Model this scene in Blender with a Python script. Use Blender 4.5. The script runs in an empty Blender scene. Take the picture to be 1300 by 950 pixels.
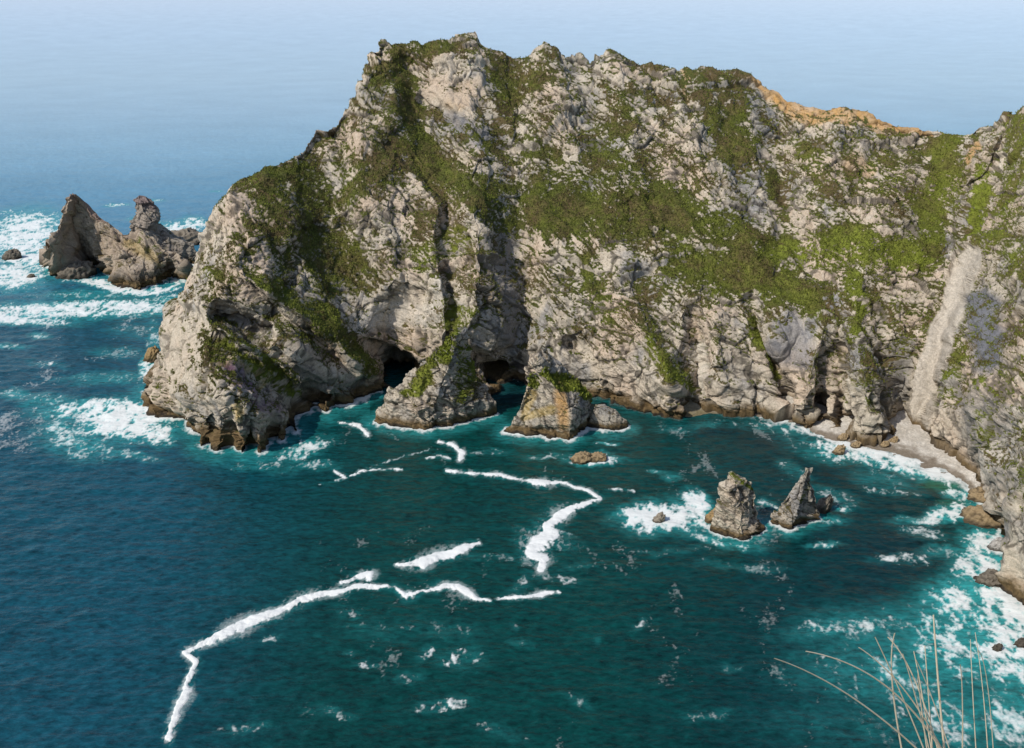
import bpy, math, random
import numpy as np
random.seed(7); rng = np.random.default_rng(7)
C = bpy.context.scene.collection
# ------------------------------------------------------------------ image frame: pixel coordinates cast to world positions along the camera's sight lines
W0, H0, F = 1300., 950., 1126.
CAMH = 200.
PITCH = math.radians(23.3)
cp, sp = math.cos(PITCH), math.sin(PITCH)
def world(px, py, Y):
    px, py, Y = np.broadcast_arrays(np.asarray(px, float), np.asarray(py, float), np.asarray(Y, float))
    dy = F*cp + (H0/2-py)*sp
    t = Y/dy
    return np.stack([(px-W0/2)*t, Y, CAMH + t*(-F*sp+(H0/2-py)*cp)], -1)
def seaY(py, z=0.):
    py = np.asarray(py, float)
    return (z-CAMH)/(-F*sp+(H0/2-py)*cp)*(F*cp+(H0/2-py)*sp)
def sea_at(px, py, z=0.): return world(px, py, seaY(py, z))
def project(P):
    x, y, z = P[..., 0], P[..., 1], P[..., 2]-CAMH
    d = y*cp - z*sp; u = y*sp + z*cp
    return W0/2+F*x/d, H0/2-F*u/d
# ------------------------------------------------------------------ noise
_perm = np.random.default_rng(3).permutation(256).astype(np.int32); _perm = np.concatenate([_perm, _perm, _perm])
_g = np.random.default_rng(4).normal(size=(256, 3)); _g /= np.linalg.norm(_g, axis=1)[:, None]; _g = _g.astype(np.float32)
def perlin(P):
    P = np.asarray(P, np.float32).reshape(-1, 3); out = np.empty(len(P), np.float32)
    for s in range(0, len(P), 200000):
        p = P[s:s+200000]; i = np.floor(p).astype(np.int32); f = p-i; i &= 255
        u = f*f*f*(f*(f*6-15)+10); r = 0
        for dx in (0, 1):
            wx = u[:, 0] if dx else 1-u[:, 0]; a = _perm[i[:, 0]+dx]
            for dy in (0, 1):
                wy = u[:, 1] if dy else 1-u[:, 1]; b = _perm[a+i[:, 1]+dy]
                for dz in (0, 1):
                    wz = u[:, 2] if dz else 1-u[:, 2]
                    g = _g[_perm[b+i[:, 2]+dz]]
                    r = r + wx*wy*wz*(g[:, 0]*(f[:, 0]-dx)+g[:, 1]*(f[:, 1]-dy)+g[:, 2]*(f[:, 2]-dz))
        out[s:s+200000] = r
    return out*1.5
def fbm(P, scale, octs=4, gain=.5, off=0., ridge=False):
    P = np.asarray(P, np.float32).reshape(-1, 3)/scale+off; a = 1.; tot = 0.; r = 0
    for o in range(octs):
        n = perlin(P)
        if ridge: n = 1-2*np.abs(n)*1.3
        r = r+a*n; tot += a; a *= gain; P = P*2.03+17.1
    return r/tot
def facets(P, size, seed=0, tilt=.8):
    """blocky facets: every jittered cell is a randomly tilted plane; returns height in units of size and edge closeness"""
    P = np.asarray(P, np.float32).reshape(-1, 3)/size; H = np.empty(len(P), np.float32); E = np.empty(len(P), np.float32)
    for s in range(0, len(P), 150000):
        p = P[s:s+150000]; i0 = np.floor(p).astype(np.int32); d1 = np.full(len(p), 9e9, np.float32); d2 = d1.copy(); h = np.zeros(len(p), np.float32)
        for dx in (-1, 0, 1):
            for dy in (-1, 0, 1):
                for dz in (-1, 0, 1):
                    c = i0+[dx, dy, dz]; k = _perm[(_perm[(_perm[(c[:, 0]+seed) & 255]+c[:, 1]) & 255]+c[:, 2]) & 255]
                    q = c+.5+_g[k]*.45; v = p-q; d = (v*v).sum(1); g = _g[(k*7+13) & 255]
                    hh = (v*g).sum(1)*tilt+(k/255.-.5)*.45; m = d < d1
                    d2 = np.where(m, d1, np.minimum(d2, d)); h = np.where(m, hh, h); d1 = np.where(m, d, d1)
        H[s:s+150000] = h; E[s:s+150000] = np.sqrt(d2)-np.sqrt(d1)
    return H, E
def sstep(a, b, x):
    t = np.clip((x-a)/(b-a), 0, 1); return t*t*(3-2*t)
def mix(a, b, t): return a+(b-a)*t[..., None] if np.ndim(t) else a+(b-a)*t
def col(*c): return np.array(c, float)
# distance in image pixels to a polyline; returns distance, side (+ = right), interpolated value
def pdist(px, py, pts, ky=1.):
    best = np.full(px.shape, 1e9); side = np.zeros(px.shape); val = np.zeros(px.shape)
    for a, b in zip(pts[:-1], pts[1:]):
        dx, dy = b[0]-a[0], (b[1]-a[1])*ky; L = dx*dx+dy*dy+1e-9
        t = np.clip(((px-a[0])*dx+(py-a[1])*ky*dy)/L, 0, 1)
        ex, ey = px-a[0]-t*dx, (py-a[1])*ky-t*dy; d = np.sqrt(ex*ex+ey*ey)
        m = d < best; best = np.where(m, d, best)
        s = np.where(ex*dy-ey*dx > 0, 1., -1.); side = np.where(m, s, side)
        va = a[2] if len(a) > 2 else 1.; vb = b[2] if len(b) > 2 else 1.
        val = np.where(m, va+t*(vb-va), val)
    return best, side, val
# ------------------------------------------------------------------ mesh helpers
def mesh_obj(name, V, Fq, mat, cols=None, fl=None, parent=None, smooth=True):
    me = bpy.data.meshes.new(name); V = np.asarray(V, np.float32); Fq = np.asarray(Fq, np.int32); k = Fq.shape[1]
    me.vertices.add(len(V)); me.vertices.foreach_set('co', V.ravel())
    me.loops.add(Fq.size); me.loops.foreach_set('vertex_index', Fq.ravel())
    me.polygons.add(len(Fq)); me.polygons.foreach_set('loop_start', np.arange(0, Fq.size, k, dtype=np.int32))
    me.polygons.foreach_set('loop_total', np.full(len(Fq), k, np.int32))
    me.polygons.foreach_set('use_smooth', np.full(len(Fq), smooth))
    me.update(calc_edges=True)
    for nm, c in (cols or {}).items():
        at = me.color_attributes.new(nm, 'FLOAT_COLOR', 'POINT')
        c4 = np.ones((len(V), 4), np.float32); c4[:, :c.shape[1]] = c; at.data.foreach_set('color', c4.ravel())
    me.materials.append(mat)
    o = bpy.data.objects.new(name, me); C.objects.link(o)
    if parent: o.parent = parent; o.location = -np.array(parent.location)
    return o
def grid_faces(nr, nc, wrap=False):
    i = np.arange(nr-1)[:, None]; j = np.arange(nc if wrap else nc-1)[None]; j2 = (j+1) % nc
    return np.stack([i*nc+j, i*nc+j2, (i+1)*nc+j2, (i+1)*nc+j], -1).reshape(-1, 4)
def grid_normals(G, wrap=False):
    du = np.roll(G, -1, 1)-np.roll(G, 1, 1) if wrap else np.gradient(G, axis=1)
    dv = np.gradient(G, axis=0); n = np.cross(du, dv); return n/(np.linalg.norm(n, axis=-1, keepdims=True)+1e-9)
def blur(A, k, n=2):
    for _ in range(n):
        for ax in (0, 1):
            pad = [(0, 0)]*A.ndim; pad[ax] = (k+1, k); B = np.cumsum(np.pad(A, pad, mode='edge'), axis=ax)
            A = (np.take(B, range(2*k+1, B.shape[ax]), ax)-np.take(B, range(0, B.shape[ax]-2*k-1), ax))/(2*k+1)
    return A
def tag(o, label=None, cat=None, group=None, kind=None):
    if label: o['label'] = label
    if cat: o['category'] = cat
    if group: o['group'] = group
    if kind: o['kind'] = kind
    return o
def empty(name, loc):
    o = bpy.data.objects.new(name, None); C.objects.link(o); o.location = loc; o.empty_display_size = .5; return o
# ------------------------------------------------------------------ materials
FEET = []
def nmat(name):
    m = bpy.data.materials.new(name); m.use_nodes = True; nt = m.node_tree
    for n in list(nt.nodes): nt.nodes.remove(n)
    out = nt.nodes.new('ShaderNodeOutputMaterial'); b = nt.nodes.new('ShaderNodeBsdfPrincipled')
    nt.links.new(b.outputs[0], out.inputs[0]); return m, nt, b
def N(nt, t, **kw):
    n = nt.nodes.new(t)
    for k, v in kw.items():
        if k in n.inputs.keys(): n.inputs[k].default_value = v
        else: setattr(n, k, v)
    return n
def MathN(nt, op, a, b=None, c=None, clamp=False):
    n = nt.nodes.new('ShaderNodeMath'); n.operation = op; n.use_clamp = clamp
    for i, v in enumerate((a, b, c)):
        if v is None: continue
        if isinstance(v, (int, float)): n.inputs[i].default_value = v
        else: nt.links.new(v, n.inputs[i])
    return n.outputs[0]
def rock_material(name, bump=.5, s=1.):
    m, nt, b = nmat(name); L = nt.links.new
    tc = N(nt, 'ShaderNodeTexCoord'); at = N(nt, 'ShaderNodeVertexColor', layer_name='Col')
    n1 = N(nt, 'ShaderNodeTexNoise', Scale=1.1/s, Detail=6., Roughness=.72); L(tc.outputs['Object'], n1.inputs['Vector'])
    n3 = N(nt, 'ShaderNodeTexNoise', Scale=4.5/s, Detail=3., Roughness=.6); L(tc.outputs['Object'], n3.inputs['Vector'])
    k = MathN(nt, 'MULTIPLY_ADD', n1.outputs[0], 1.7, .15); k = MathN(nt, 'MULTIPLY', k, MathN(nt, 'MULTIPLY_ADD', n3.outputs[0], .8, .6))
    mx = N(nt, 'ShaderNodeVectorMath', operation='SCALE'); L(at.outputs[0], mx.inputs[0]); L(k, mx.inputs['Scale'])
    L(mx.outputs[0], b.inputs['Base Color']); b.inputs['Roughness'].default_value = .92
    b.inputs['Specular IOR Level'].default_value = .2
    h = MathN(nt, 'ADD', n1.outputs[0], MathN(nt, 'MULTIPLY', n3.outputs[0], .25))
    bp = N(nt, 'ShaderNodeBump', Strength=bump, Distance=1.1*s); L(h, bp.inputs['Height']); L(bp.outputs[0], b.inputs['Normal'])
    return m
ROCK = rock_material('rock_and_heather')
# ------------------------------------------------------------------ colours
PALE = col(.445, .385, .30); PINK = col(.455, .36, .27); GREY = col(.27, .255, .235); DARK = col(.07, .06, .047); WHITE = col(.56, .51, .43)
BROWN = col(.125, .085, .04); WET = col(.035, .028, .02); OLIVE = col(.062, .068, .016); HEATH = col(.095, .07, .032); LUSH = col(.15, .175, .022)
ORANGE = col(.46, .27, .10); LICHEN = col(.42, .29, .06); SCREE = col(.44, .39, .32); PURPLE = col(.16, .09, .13); SLATE = col(.16, .165, .185)
def rock_color(P, Nn, cav, veg, lush, extra=None, tide=True, tidal=(2.2, 6.5), over=None):
    """P (n,3) position, Nn normal, cav >0 on proud spots <0 in creases, veg/lush 0..1 weights"""
    a = fbm(P, 38., 4, off=3.); b = fbm(P*[1, 1, .5], 9., 4, .6, off=11.); c = fbm(P, 2.6, 3, .65, off=23.)
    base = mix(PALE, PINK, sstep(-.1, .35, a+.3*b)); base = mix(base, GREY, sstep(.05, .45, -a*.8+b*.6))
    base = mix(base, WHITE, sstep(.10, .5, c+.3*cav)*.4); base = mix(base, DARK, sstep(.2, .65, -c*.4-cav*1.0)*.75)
    if extra is not None:
        for cc, w in extra: base = mix(base, cc, np.clip(w, 0, 1))
    d = fbm(P, 5.5, 4, .62, off=41.); e = fbm(P*[1, 1, .7], 17., 3, .55, off=51.); f = fbm(P, 1.7, 2, .6, off=61.)
    slope = np.clip(Nn[:, 2], 0, 1)
    v = (veg-.5)*1.3 + d*1.0+e*1.0+f*.8 + (slope-.5)*1.0 - cav*.15
    vm = sstep(-.04, .12, v)
    g = mix(OLIVE, HEATH, sstep(-.2, .4, e*1.2+c*.5)); g = mix(g, LUSH, np.clip(lush+.55*d*(lush > .02), 0, 1))
    g = g*(1+.55*f[:, None]+.3*d[:, None]).clip(.35, 1.8)
    base = mix(base, g, vm)
    for cc, w in over or []:
        w = np.clip(w, 0, 1); base = mix(base, cc*(1+.22*c[:, None]+.12*f[:, None]), w); vm = vm*(1-w)
    if tide:
        z = P[:, 2]+2.4*d+1.6*e
        base = mix(base, BROWN*(1+.6*c[:, None]), 1-sstep(tidal[0], tidal[1], z))
        base = mix(base, WET, 1-sstep(.5, 1.9, z))
    return base.clip(0.008, .75), vm
# strokes of vegetation drawn in image pixel coordinates: (points (x,y,halfwidth)), weight, lushness
def strokes(px, py, lst, wob):
    V = np.zeros(px.shape); Lz = np.zeros(px.shape)
    for pts, w, lu in lst:
        d, s, hw = pdist(px+wob[0], py+wob[1], pts)
        k = 1-sstep(.35, 1.25, d/hw)
        V = np.where(w > 0, np.maximum(V, k*w) if w > 0 else V, V) if w > 0 else V*(1+w*k)
        Lz = np.maximum(Lz, k*lu) if lu > 0 else Lz*(1-k*(w < 0))
    return V, Lz
def curve(pts, x, kind=1):
    p = np.array([q[:2] for q in pts], float); return np.interp(x, p[:, 0], p[:, 1])
def ragged(P, amp, sc, off=0.):
    """crag displacement: blocky, ledged, fluted rock relief"""
    dip = np.array([[.86, .12, -.40], [-.05, 1., .10], [.42, -.05, .80]], np.float32)   # beds lean down to the right
    Q = (P@dip.T)*[.55, .8, 1.3]; Q = Q+(fbm(P, 18.*sc, 2, .5, off+3)[:, None]*[3.5, 2., 2.5]*sc)
    fl = fbm(P*[1, .6, .6], 34.*sc, 4, .55, off+1, ridge=True)*2.4*sc
    h1, e1 = facets(Q*[1., .8, .7], 13.*sc, 1); h2, e2 = facets(Q*[1., .9, .8]+50, 5.2*sc, 9); h3, e3 = facets(Q+90, 2.1*sc, 33)
    cr = -(1-sstep(0, .10, e1))*1.1*sc-(1-sstep(0, .14, e2))*.55*sc-(1-sstep(0, .2, e3))*.18*sc
    sm = fbm(P, 3.2*sc, 4, .62, off+29)*.5*sc
    wp = fbm(P, 22.*sc, 3, .5, off+83)*6*sc+fbm(P, 4.*sc, 2, .5, off+87)*.5*sc
    def saw(nrm, spc, sh, o):
        t = (P@np.array(nrm)+wp*o)/(spc*sc); fr = t-np.floor(t); return (fr-sstep(0, sh, fr)*1.0)+.5*(1-sstep(0, .5, fr))*0, -(1-sstep(.0, .09, fr))-(1-sstep(0, .07, 1-fr))*.6
    b1, k1 = saw((.62, .12, .78), 10.5, .16, 1.); b2, k2 = saw((.60, .05, .80), 3.3, .2, .8); b3, k3 = saw((.93, .30, -.22), 17., .12, 1.4)
    bm = sstep(-.15, .25, fbm(P, 36.*sc, 2, .5, off+93)); bed = (b1*2.6+b2*.9)*(.35+.9*bm)+b3*1.9*(1.2-.8*bm); ck = (k1*.6+k2*.25)*(.3+bm)+k3*.55
    msk = .45+.9*sstep(-.25, .3, fbm(P, 45.*sc, 2, .5, off+70))
    h0, e0 = facets((P@dip.T)*[.7, .9, 1.]+np.array([13., 5., 7.]), 46.*sc, 21); h0 = h0*9.*sc*sstep(0, .12, e0)
    D = h0+fl*.8+(h1*3.3+h2*1.4+h3*.65)*sc*msk*1.05+cr*msk*.8+sm+bed*sc+ck*.5*sc
    return amp*D, (h2*1.2+h3*.9+.5*sm/sc+cr/sc*.8+ck*.7)*.75
# ------------------------------------------------------------------ a cliff sheet: coast line -> crest -> back slope
def relief(name, top, coast, cols_px, nrow, prof, feats, veg, amp=1., sc=1., back=(70, .8, 40), extra=None, tidal=(2.2, 6.5), coast_z=None, hsmooth=3, mat=ROCK, vbase=0., calm=(), over=None, fgain=1.):
    cx = np.asarray(cols_px, float); nc = len(cx)
    tx = np.array([p[0] for p in top]); yt = np.interp(cx, tx, [p[1] for p in top]); Yt = np.interp(cx, tx, [p[2] for p in top])
    Yt = blur(Yt[None], 6)[0] if nc > 60 else Yt
    yb = curve(coast, cx); zb = np.zeros(nc) if coast_z is None else curve(coast_z, cx)
    Yb = seaY(yb, zb); Ybs = blur(Yb[None], min(16, nc//40), 2)[0]
    Pt = world(cx, blur(yt[None], min(20, nc//30), 2)[0], Yt); s = np.linspace(0, 1, 240)
    v = np.linspace(0, 1, nrow); PY = yb[None]+(yt-yb)[None]*v[:, None]; PX = np.broadcast_to(cx, PY.shape).copy()
    hs = np.interp(s, [q[0] for q in prof], [q[1] for q in prof]); Yg = np.empty_like(PY)
    for j in range(nc):
        Ys = Ybs[j]+(Yt[j]-Ybs[j])*s; zs = zb[j]+(Pt[j, 2]-zb[j])*hs
        pj = H0/2-F*(Ys*sp+(zs-CAMH)*cp)/(Ys*cp-(zs-CAMH)*sp)
        pj = np.minimum.accumulate(pj-np.arange(240)*1e-6)
        Yg[:, j] = np.interp(-PY[:, j], -pj, Ys)
    edge = np.minimum(1, (1-v)/.04)[:, None]; Yg = Yg+(Yb-Yg[0])[None]*(1-sstep(0, .16, v))[:, None]
    off = np.zeros_like(PY)
    wob = fbm(np.stack([PX/1., PY/1., PX*0], -1), 40., 4).reshape(PY.shape)*14
    for pts, wl, wr, a in feats:
        d, sd, val = pdist(PX+wob, PY+wob*.6, pts)
        k = np.clip(1-d/np.where(sd > 0, wr, wl), 0, 1)
        off += a*val*np.where(k > 0, k*(1.25-.25*k), 0)
    off = blur(off, hsmooth, 2)*fgain
    Yg = Yg-off*edge*np.where(off > 0, np.minimum(1, .25+v*6)[:, None], 1.)
    G = world(PX, PY, Yg)
    # back slope
    bd, bs, nb = back; k = (np.linspace(0, 1, nb+1)[1:]**1.5)
    Gt = G[-1]; drop = k[:, None]*(Gt[None, :, 2]+6)
    Gb = np.stack([Gt[None, :, 0]-drop*.12, Gt[None, :, 1]+drop*bs+k[:, None]*8, Gt[None, :, 2]-drop], -1)
    A = np.concatenate([G, Gb], 0); PXa = np.concatenate([PX, np.broadcast_to(cx, (nb, nc))], 0); PYa = np.concatenate([PY, np.broadcast_to(yt, (nb, nc))], 0)
    nm = grid_normals(blur(A, 5, 2))
    flip = np.sign(nm[nrow//2, nc//2] @ np.array([0, -1, .3])); nm *= flip
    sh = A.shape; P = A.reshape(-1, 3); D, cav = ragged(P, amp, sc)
    wb = wob_full(PXa, PYa); V0, L0 = strokes(PXa, PYa, [q for q in veg if q[1] > 0], wb)
    damp = (1-.38*np.clip(V0, 0, 1)).reshape(-1); D = D*(1+1.1*(1-sstep(3, 15, P[:, 2])))+.5*sc*fbm(P, 1.6*sc, 2, .6, off=300.)*np.clip(V0, 0, 1).reshape(-1)
    cal, _ = strokes(PXa, PYa, calm, wb) if calm else (np.zeros(PXa.shape), 0); D = D*damp*(1-.8*cal.reshape(-1)); vb = vbase*sstep(4, 38, A[..., 2]); V0 = vb+(.86-vb*.8)*V0
    for q in veg:
        if q[1] < 0: V0 = V0*(1+q[1]*strokes(PXa, PYa, [(q[0], 1., 0)], wb)[0])
    A = A+nm*D.reshape(sh[:2])[..., None]
    # skirt below the waterline
    sk = [];
    for zz in (.5, 1.):
        q = A[0].copy(); q[:, 2] = q[:, 2]*(1-zz)-7*zz; q[:, 1] -= 1.5*zz; sk.append(q)
    A = np.concatenate([np.array(sk[::-1]), A], 0); nr = A.shape[0]
    Nn = grid_normals(A)*flip
    pad = lambda X: np.concatenate([X[:1]]*2+[X], 0)
    cavg = pad(cav.reshape(sh[:2])); PXs, PYs = pad(PXa), pad(PYa); Vg, Lg = pad(V0), pad(L0)
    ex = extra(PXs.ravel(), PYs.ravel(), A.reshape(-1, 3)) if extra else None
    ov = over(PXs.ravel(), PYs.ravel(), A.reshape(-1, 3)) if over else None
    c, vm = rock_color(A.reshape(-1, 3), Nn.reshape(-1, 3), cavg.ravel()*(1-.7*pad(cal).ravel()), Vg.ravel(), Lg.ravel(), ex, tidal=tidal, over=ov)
    zc = A[2:2+nrow, :, 2]; k0 = (zc > .2).argmax(0); wl = A[2+k0, np.arange(nc)]; wl = wl*[1, 1, 0]; FEET.append(np.stack(project(wl), 1))
    Fq = grid_faces(nr, nc)
    o = mesh_obj(name, A.reshape(-1, 3), Fq, mat, {'Col': c})
    return o, A, vm.reshape(nr, nc), Nn
def wob_full(px, py):
    q = np.stack([px, py, px*0+5], -1); n = fbm(q, 34., 4, .55).reshape(px.shape)*20; m = fbm(q, 30., 4, .55, off=9.).reshape(px.shape)*16
    return n, m
def grass_tufts(name, P, Nn, w, n, size, parent, mat, lush=.5, vary=None):
    """short leafy tufts growing on a grass covered face: many small blades in one mesh"""
    idx = rng.choice(len(P), n, p=w/w.sum()); p = P[idx]+rng.normal(size=(n, 3))*.25
    d = Nn[idx]*.55+np.array([0, 0, 1.])+rng.normal(size=(n, 3))*.35; d /= np.linalg.norm(d, axis=1)[:, None]
    sd = np.cross(d, rng.normal(size=(n, 3))); sd /= np.linalg.norm(sd, axis=1)[:, None]+1e-6
    h = size*(.6+.8*rng.random(n))[:, None]; b = h*.55
    V = np.stack([p-sd*b-d*.25*h, p+sd*b-d*.25*h, p+d*h+sd*b*.2], 1).reshape(-1, 3); Fq = np.arange(3*n).reshape(-1, 3)
    k = fbm(p, 7., 3, off=5.)+rng.normal(size=n)*.12
    if vary is not None: lush = lush+.45*sstep(120, 240, p[:, 0])*sstep(-.3, .3, fbm(p, 30., 2))
    c = mix(mix(OLIVE*1.5, HEATH*1.2, sstep(.0, .5, -k)), LUSH*1.35, np.clip(lush+k, 0, 1)); c = np.repeat(c*(.8+.4*rng.random(n))[:, None], 3, 0)
    return mesh_obj(name, V, Fq, mat, {'Col': c}, parent=parent)
def grass_mat():
    m, nt, b = nmat('grass_blades'); at = N(nt, 'ShaderNodeVertexColor', layer_name='Col'); nt.links.new(at.outputs[0], b.inputs['Base Color'])
    b.inputs['Roughness'].default_value = .75; b.inputs['Specular IOR Level'].default_value = .15; return m
GRASS = grass_mat()
# ------------------------------------------------------------------ HEADLAND
top = [(188,500,452),(194,462,470),(205,425,475),(218,388,478),(232,350,482),(243,320,488),(256,290,492),(270,260,497),(290,235,502),(310,222,508),(340,209,514),(370,200,522),(385,190,530),(402,165,540),(425,150,550),(440,135,556),(455,105,566),(466,82,576),(474,66,584),(482,56,590),(492,52,592),(515,54,594),(535,55,596),(560,50,598),(575,46,600),(590,39,601),(606,41,601),(612,56,601),(624,62,600),(640,68,600),(655,73,601),(670,71,601),(680,60,600),(690,55,600),(700,62,600),(715,66,600),(735,68,600),(750,76,600),(770,66,600),(785,71,600),(800,82,600),(830,88,600),(862,96,600),(880,92,600),(890,87,600),(905,92,600),(935,93,600),(960,99,598),(985,113,596),(1005,125,592),(1030,135,588),(1055,136,586),(1080,132,582),(1100,138,580),(1125,148,576),(1150,157,572),(1180,163,566),(1200,168,560),(1220,171,555),(1245,160,545),(1262,160,538),(1274,145,532),(1284,142,528),(1288,150,524),(1300,140,514),(1330,128,498),(1380,110,470),(1440,80,440),(1500,50,410)]
coast = [(188,500),(192,515),(197,532),(203,539),(209,540),(213,549),(222,552),(231,560),(238,557),(246,565),(255,568),(262,564),(272,572),(283,571),(290,567),(301,574),(311,573),(318,567),(329,573),(343,569),(352,557),(362,561),(371,552),(377,545),(384,549),(394,533),(402,529),(425,517),(450,512),(470,505),(490,493),(505,489),(530,493),(560,500),(600,508),(625,505),(640,500),(655,496),(675,503),(720,508),(760,510),(795,520),(830,526),(860,528),(875,518),(900,517),(925,520),(955,523),(980,528),(1000,527),(1015,537),(1040,541),(1065,545),(1095,548),(1120,550),(1140,545),(1165,548),(1195,562),(1215,575),(1228,600),(1240,625),(1262,655),(1272,690),(1280,740),(1300,765),(1330,800),(1380,850),(1440,900),(1500,950)]
coast_z = [(180,0),(855,0),(880,2),(900,2.),(930,.5),(980,1.),(1000,2.5),(1130,3),(1165,6),(1215,3),(1240,0),(1500,0)]
prof = [(0,0),(.06,.14),(.16,.30),(.3,.42),(.5,.58),(.75,.80),(.93,.955),(1,1)]
feats = [  # (polyline with strength, width left, width right, metres towards the bay)
 ([(292,236,.5),(315,300,1),(300,345,1),(270,375,.9),(262,420,1),(275,480,1),(320,560,.6)], 85,70, 22),
 ([(272,396,1),(300,408,1),(336,426,.8)], 14,18,-20), ([(340,430,.8),(390,468,1),(440,505,1)], 12,30,7),
 ([(280,428,.8),(330,462,1),(400,512,1)], 34,9,-11),
 ([(345,225,.5),(372,290,.8),(400,350,.9),(440,400,.7)], 26,22,6),
 ([(310,352,.6),(360,385,1),(420,425,1),(475,485,.6)], 13,44,14),
 ([(400,170,.6),(420,280,1),(455,380,1),(500,430,.8)], 40,46,-8),
 ([(468,70,.5),(480,150,1),(478,250,1),(500,340,1)], 44,50,9),
 ([(520,215,.6),(555,255,1),(557,330,1),(565,420,1)], 46,9,12),
 ([(592,225,.7),(602,262,1),(607,330,1),(603,400,1),(585,440,.6)], 34,56,18),
 ([(640,280,.7),(664,350,1),(672,410,1),(650,470,1)], 30,30,-10),
 ([(515,90,1),(530,150,1),(570,205,1),(630,262,.6)], 26,40,-9),
 ([(590,42,.6),(600,80,1),(598,130,1),(612,180,.5)], 60,44,6),
 ([(505,345,1),(470,400,.6)], 30,30,5),
 ([(560,360,.6),(585,405,1)],60,20,5),
 ([(540,130,1),(600,178,1),(650,192,.7)], 12,16,-6),
 ([(690,60,.6),(720,150,1),(740,215,.5)], 40,30,8),
 ([(785,75,.6),(810,160,1),(790,230,.6)], 40,32,8),
 ([(890,90,.6),(880,170,1),(905,250,1),(955,300,.7)], 55,40,11),
 ([(965,105,.6),(985,160,1),(990,230,1),(1010,300,.9),(1020,340,.6)], 26,26,-10),
 ([(1075,140,.6),(1050,220,1),(1040,300,.8)], 40,36,8),
 ([(1150,225,.7),(1110,300,1),(1085,400,.8)], 40,40,8),
 ([(1190,170,.7),(1195,250,1),(1218,330,1),(1190,440,1),(1168,545,1)], 60,46,-10),
 ([(700,230,.5),(760,330,1),(830,400,1)], 70,50,-5),
 ([(770,300,.6),(800,400,1),(790,470,.6)], 44,34,7),
 ([(820,420,.6),(845,455,1),(850,520,.9)], 30,24,15),
 ([(880,400,.7),(888,460,1),(885,515,.8)], 14,14,-10),
 ([(905,400,.5),(915,470,1),(925,520,1)], 22,34,11),
 ([(955,380,.7),(962,420,1),(990,470,1),(1003,525,1)], 12,14,-7),
 ([(990,390,.6),(985,440,1)], 30,24,7),
 ([(1045,410,.6),(1035,470,1),(1022,535,1)], 24,18,14),
 ([(1065,440,.6),(1068,540,1)], 9,9,-6),
 ([(1088,415,.5),(1095,470,1),(1112,548,1)], 26,34,20),
 ([(1039,528,1),(1041,506,.9)], 8,8,-22),
 ([(497,470,.7),(512,468,1),(530,488,1)], 18,20,-38), ([(455,440,.6),(480,448,1),(500,462,1)], 12,16,-14),
 ([(652,484,.7),(654,494,1)], 12,12,-10), ([(585,455,1),(625,470,1)], 20,20,-14),
 ([(392,498,1),(408,505,1)], 10,10,-14), ([(886,468,1),(893,476,.6)], 8,8,-9), ([(725,440,1),(740,452,.6)], 10,12,-10), ([(990,505,1),(1000,520,1)], 10,12,-12),
 ([(1150,470,.6),(1143,500,1),(1148,530,1)], 14,10,-10), ([(845,500,.6),(868,505,1)],8,8,-8),
 ([(455,505,1),(480,500,1)],10,10,6),
 ([(1298,120,.4),(1262,230,.6),(1240,300,.6)], 40,60,4),
 ([(1276,146,1),(1262,190,1),(1238,222,.8)], 26,6,9),
]
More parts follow.
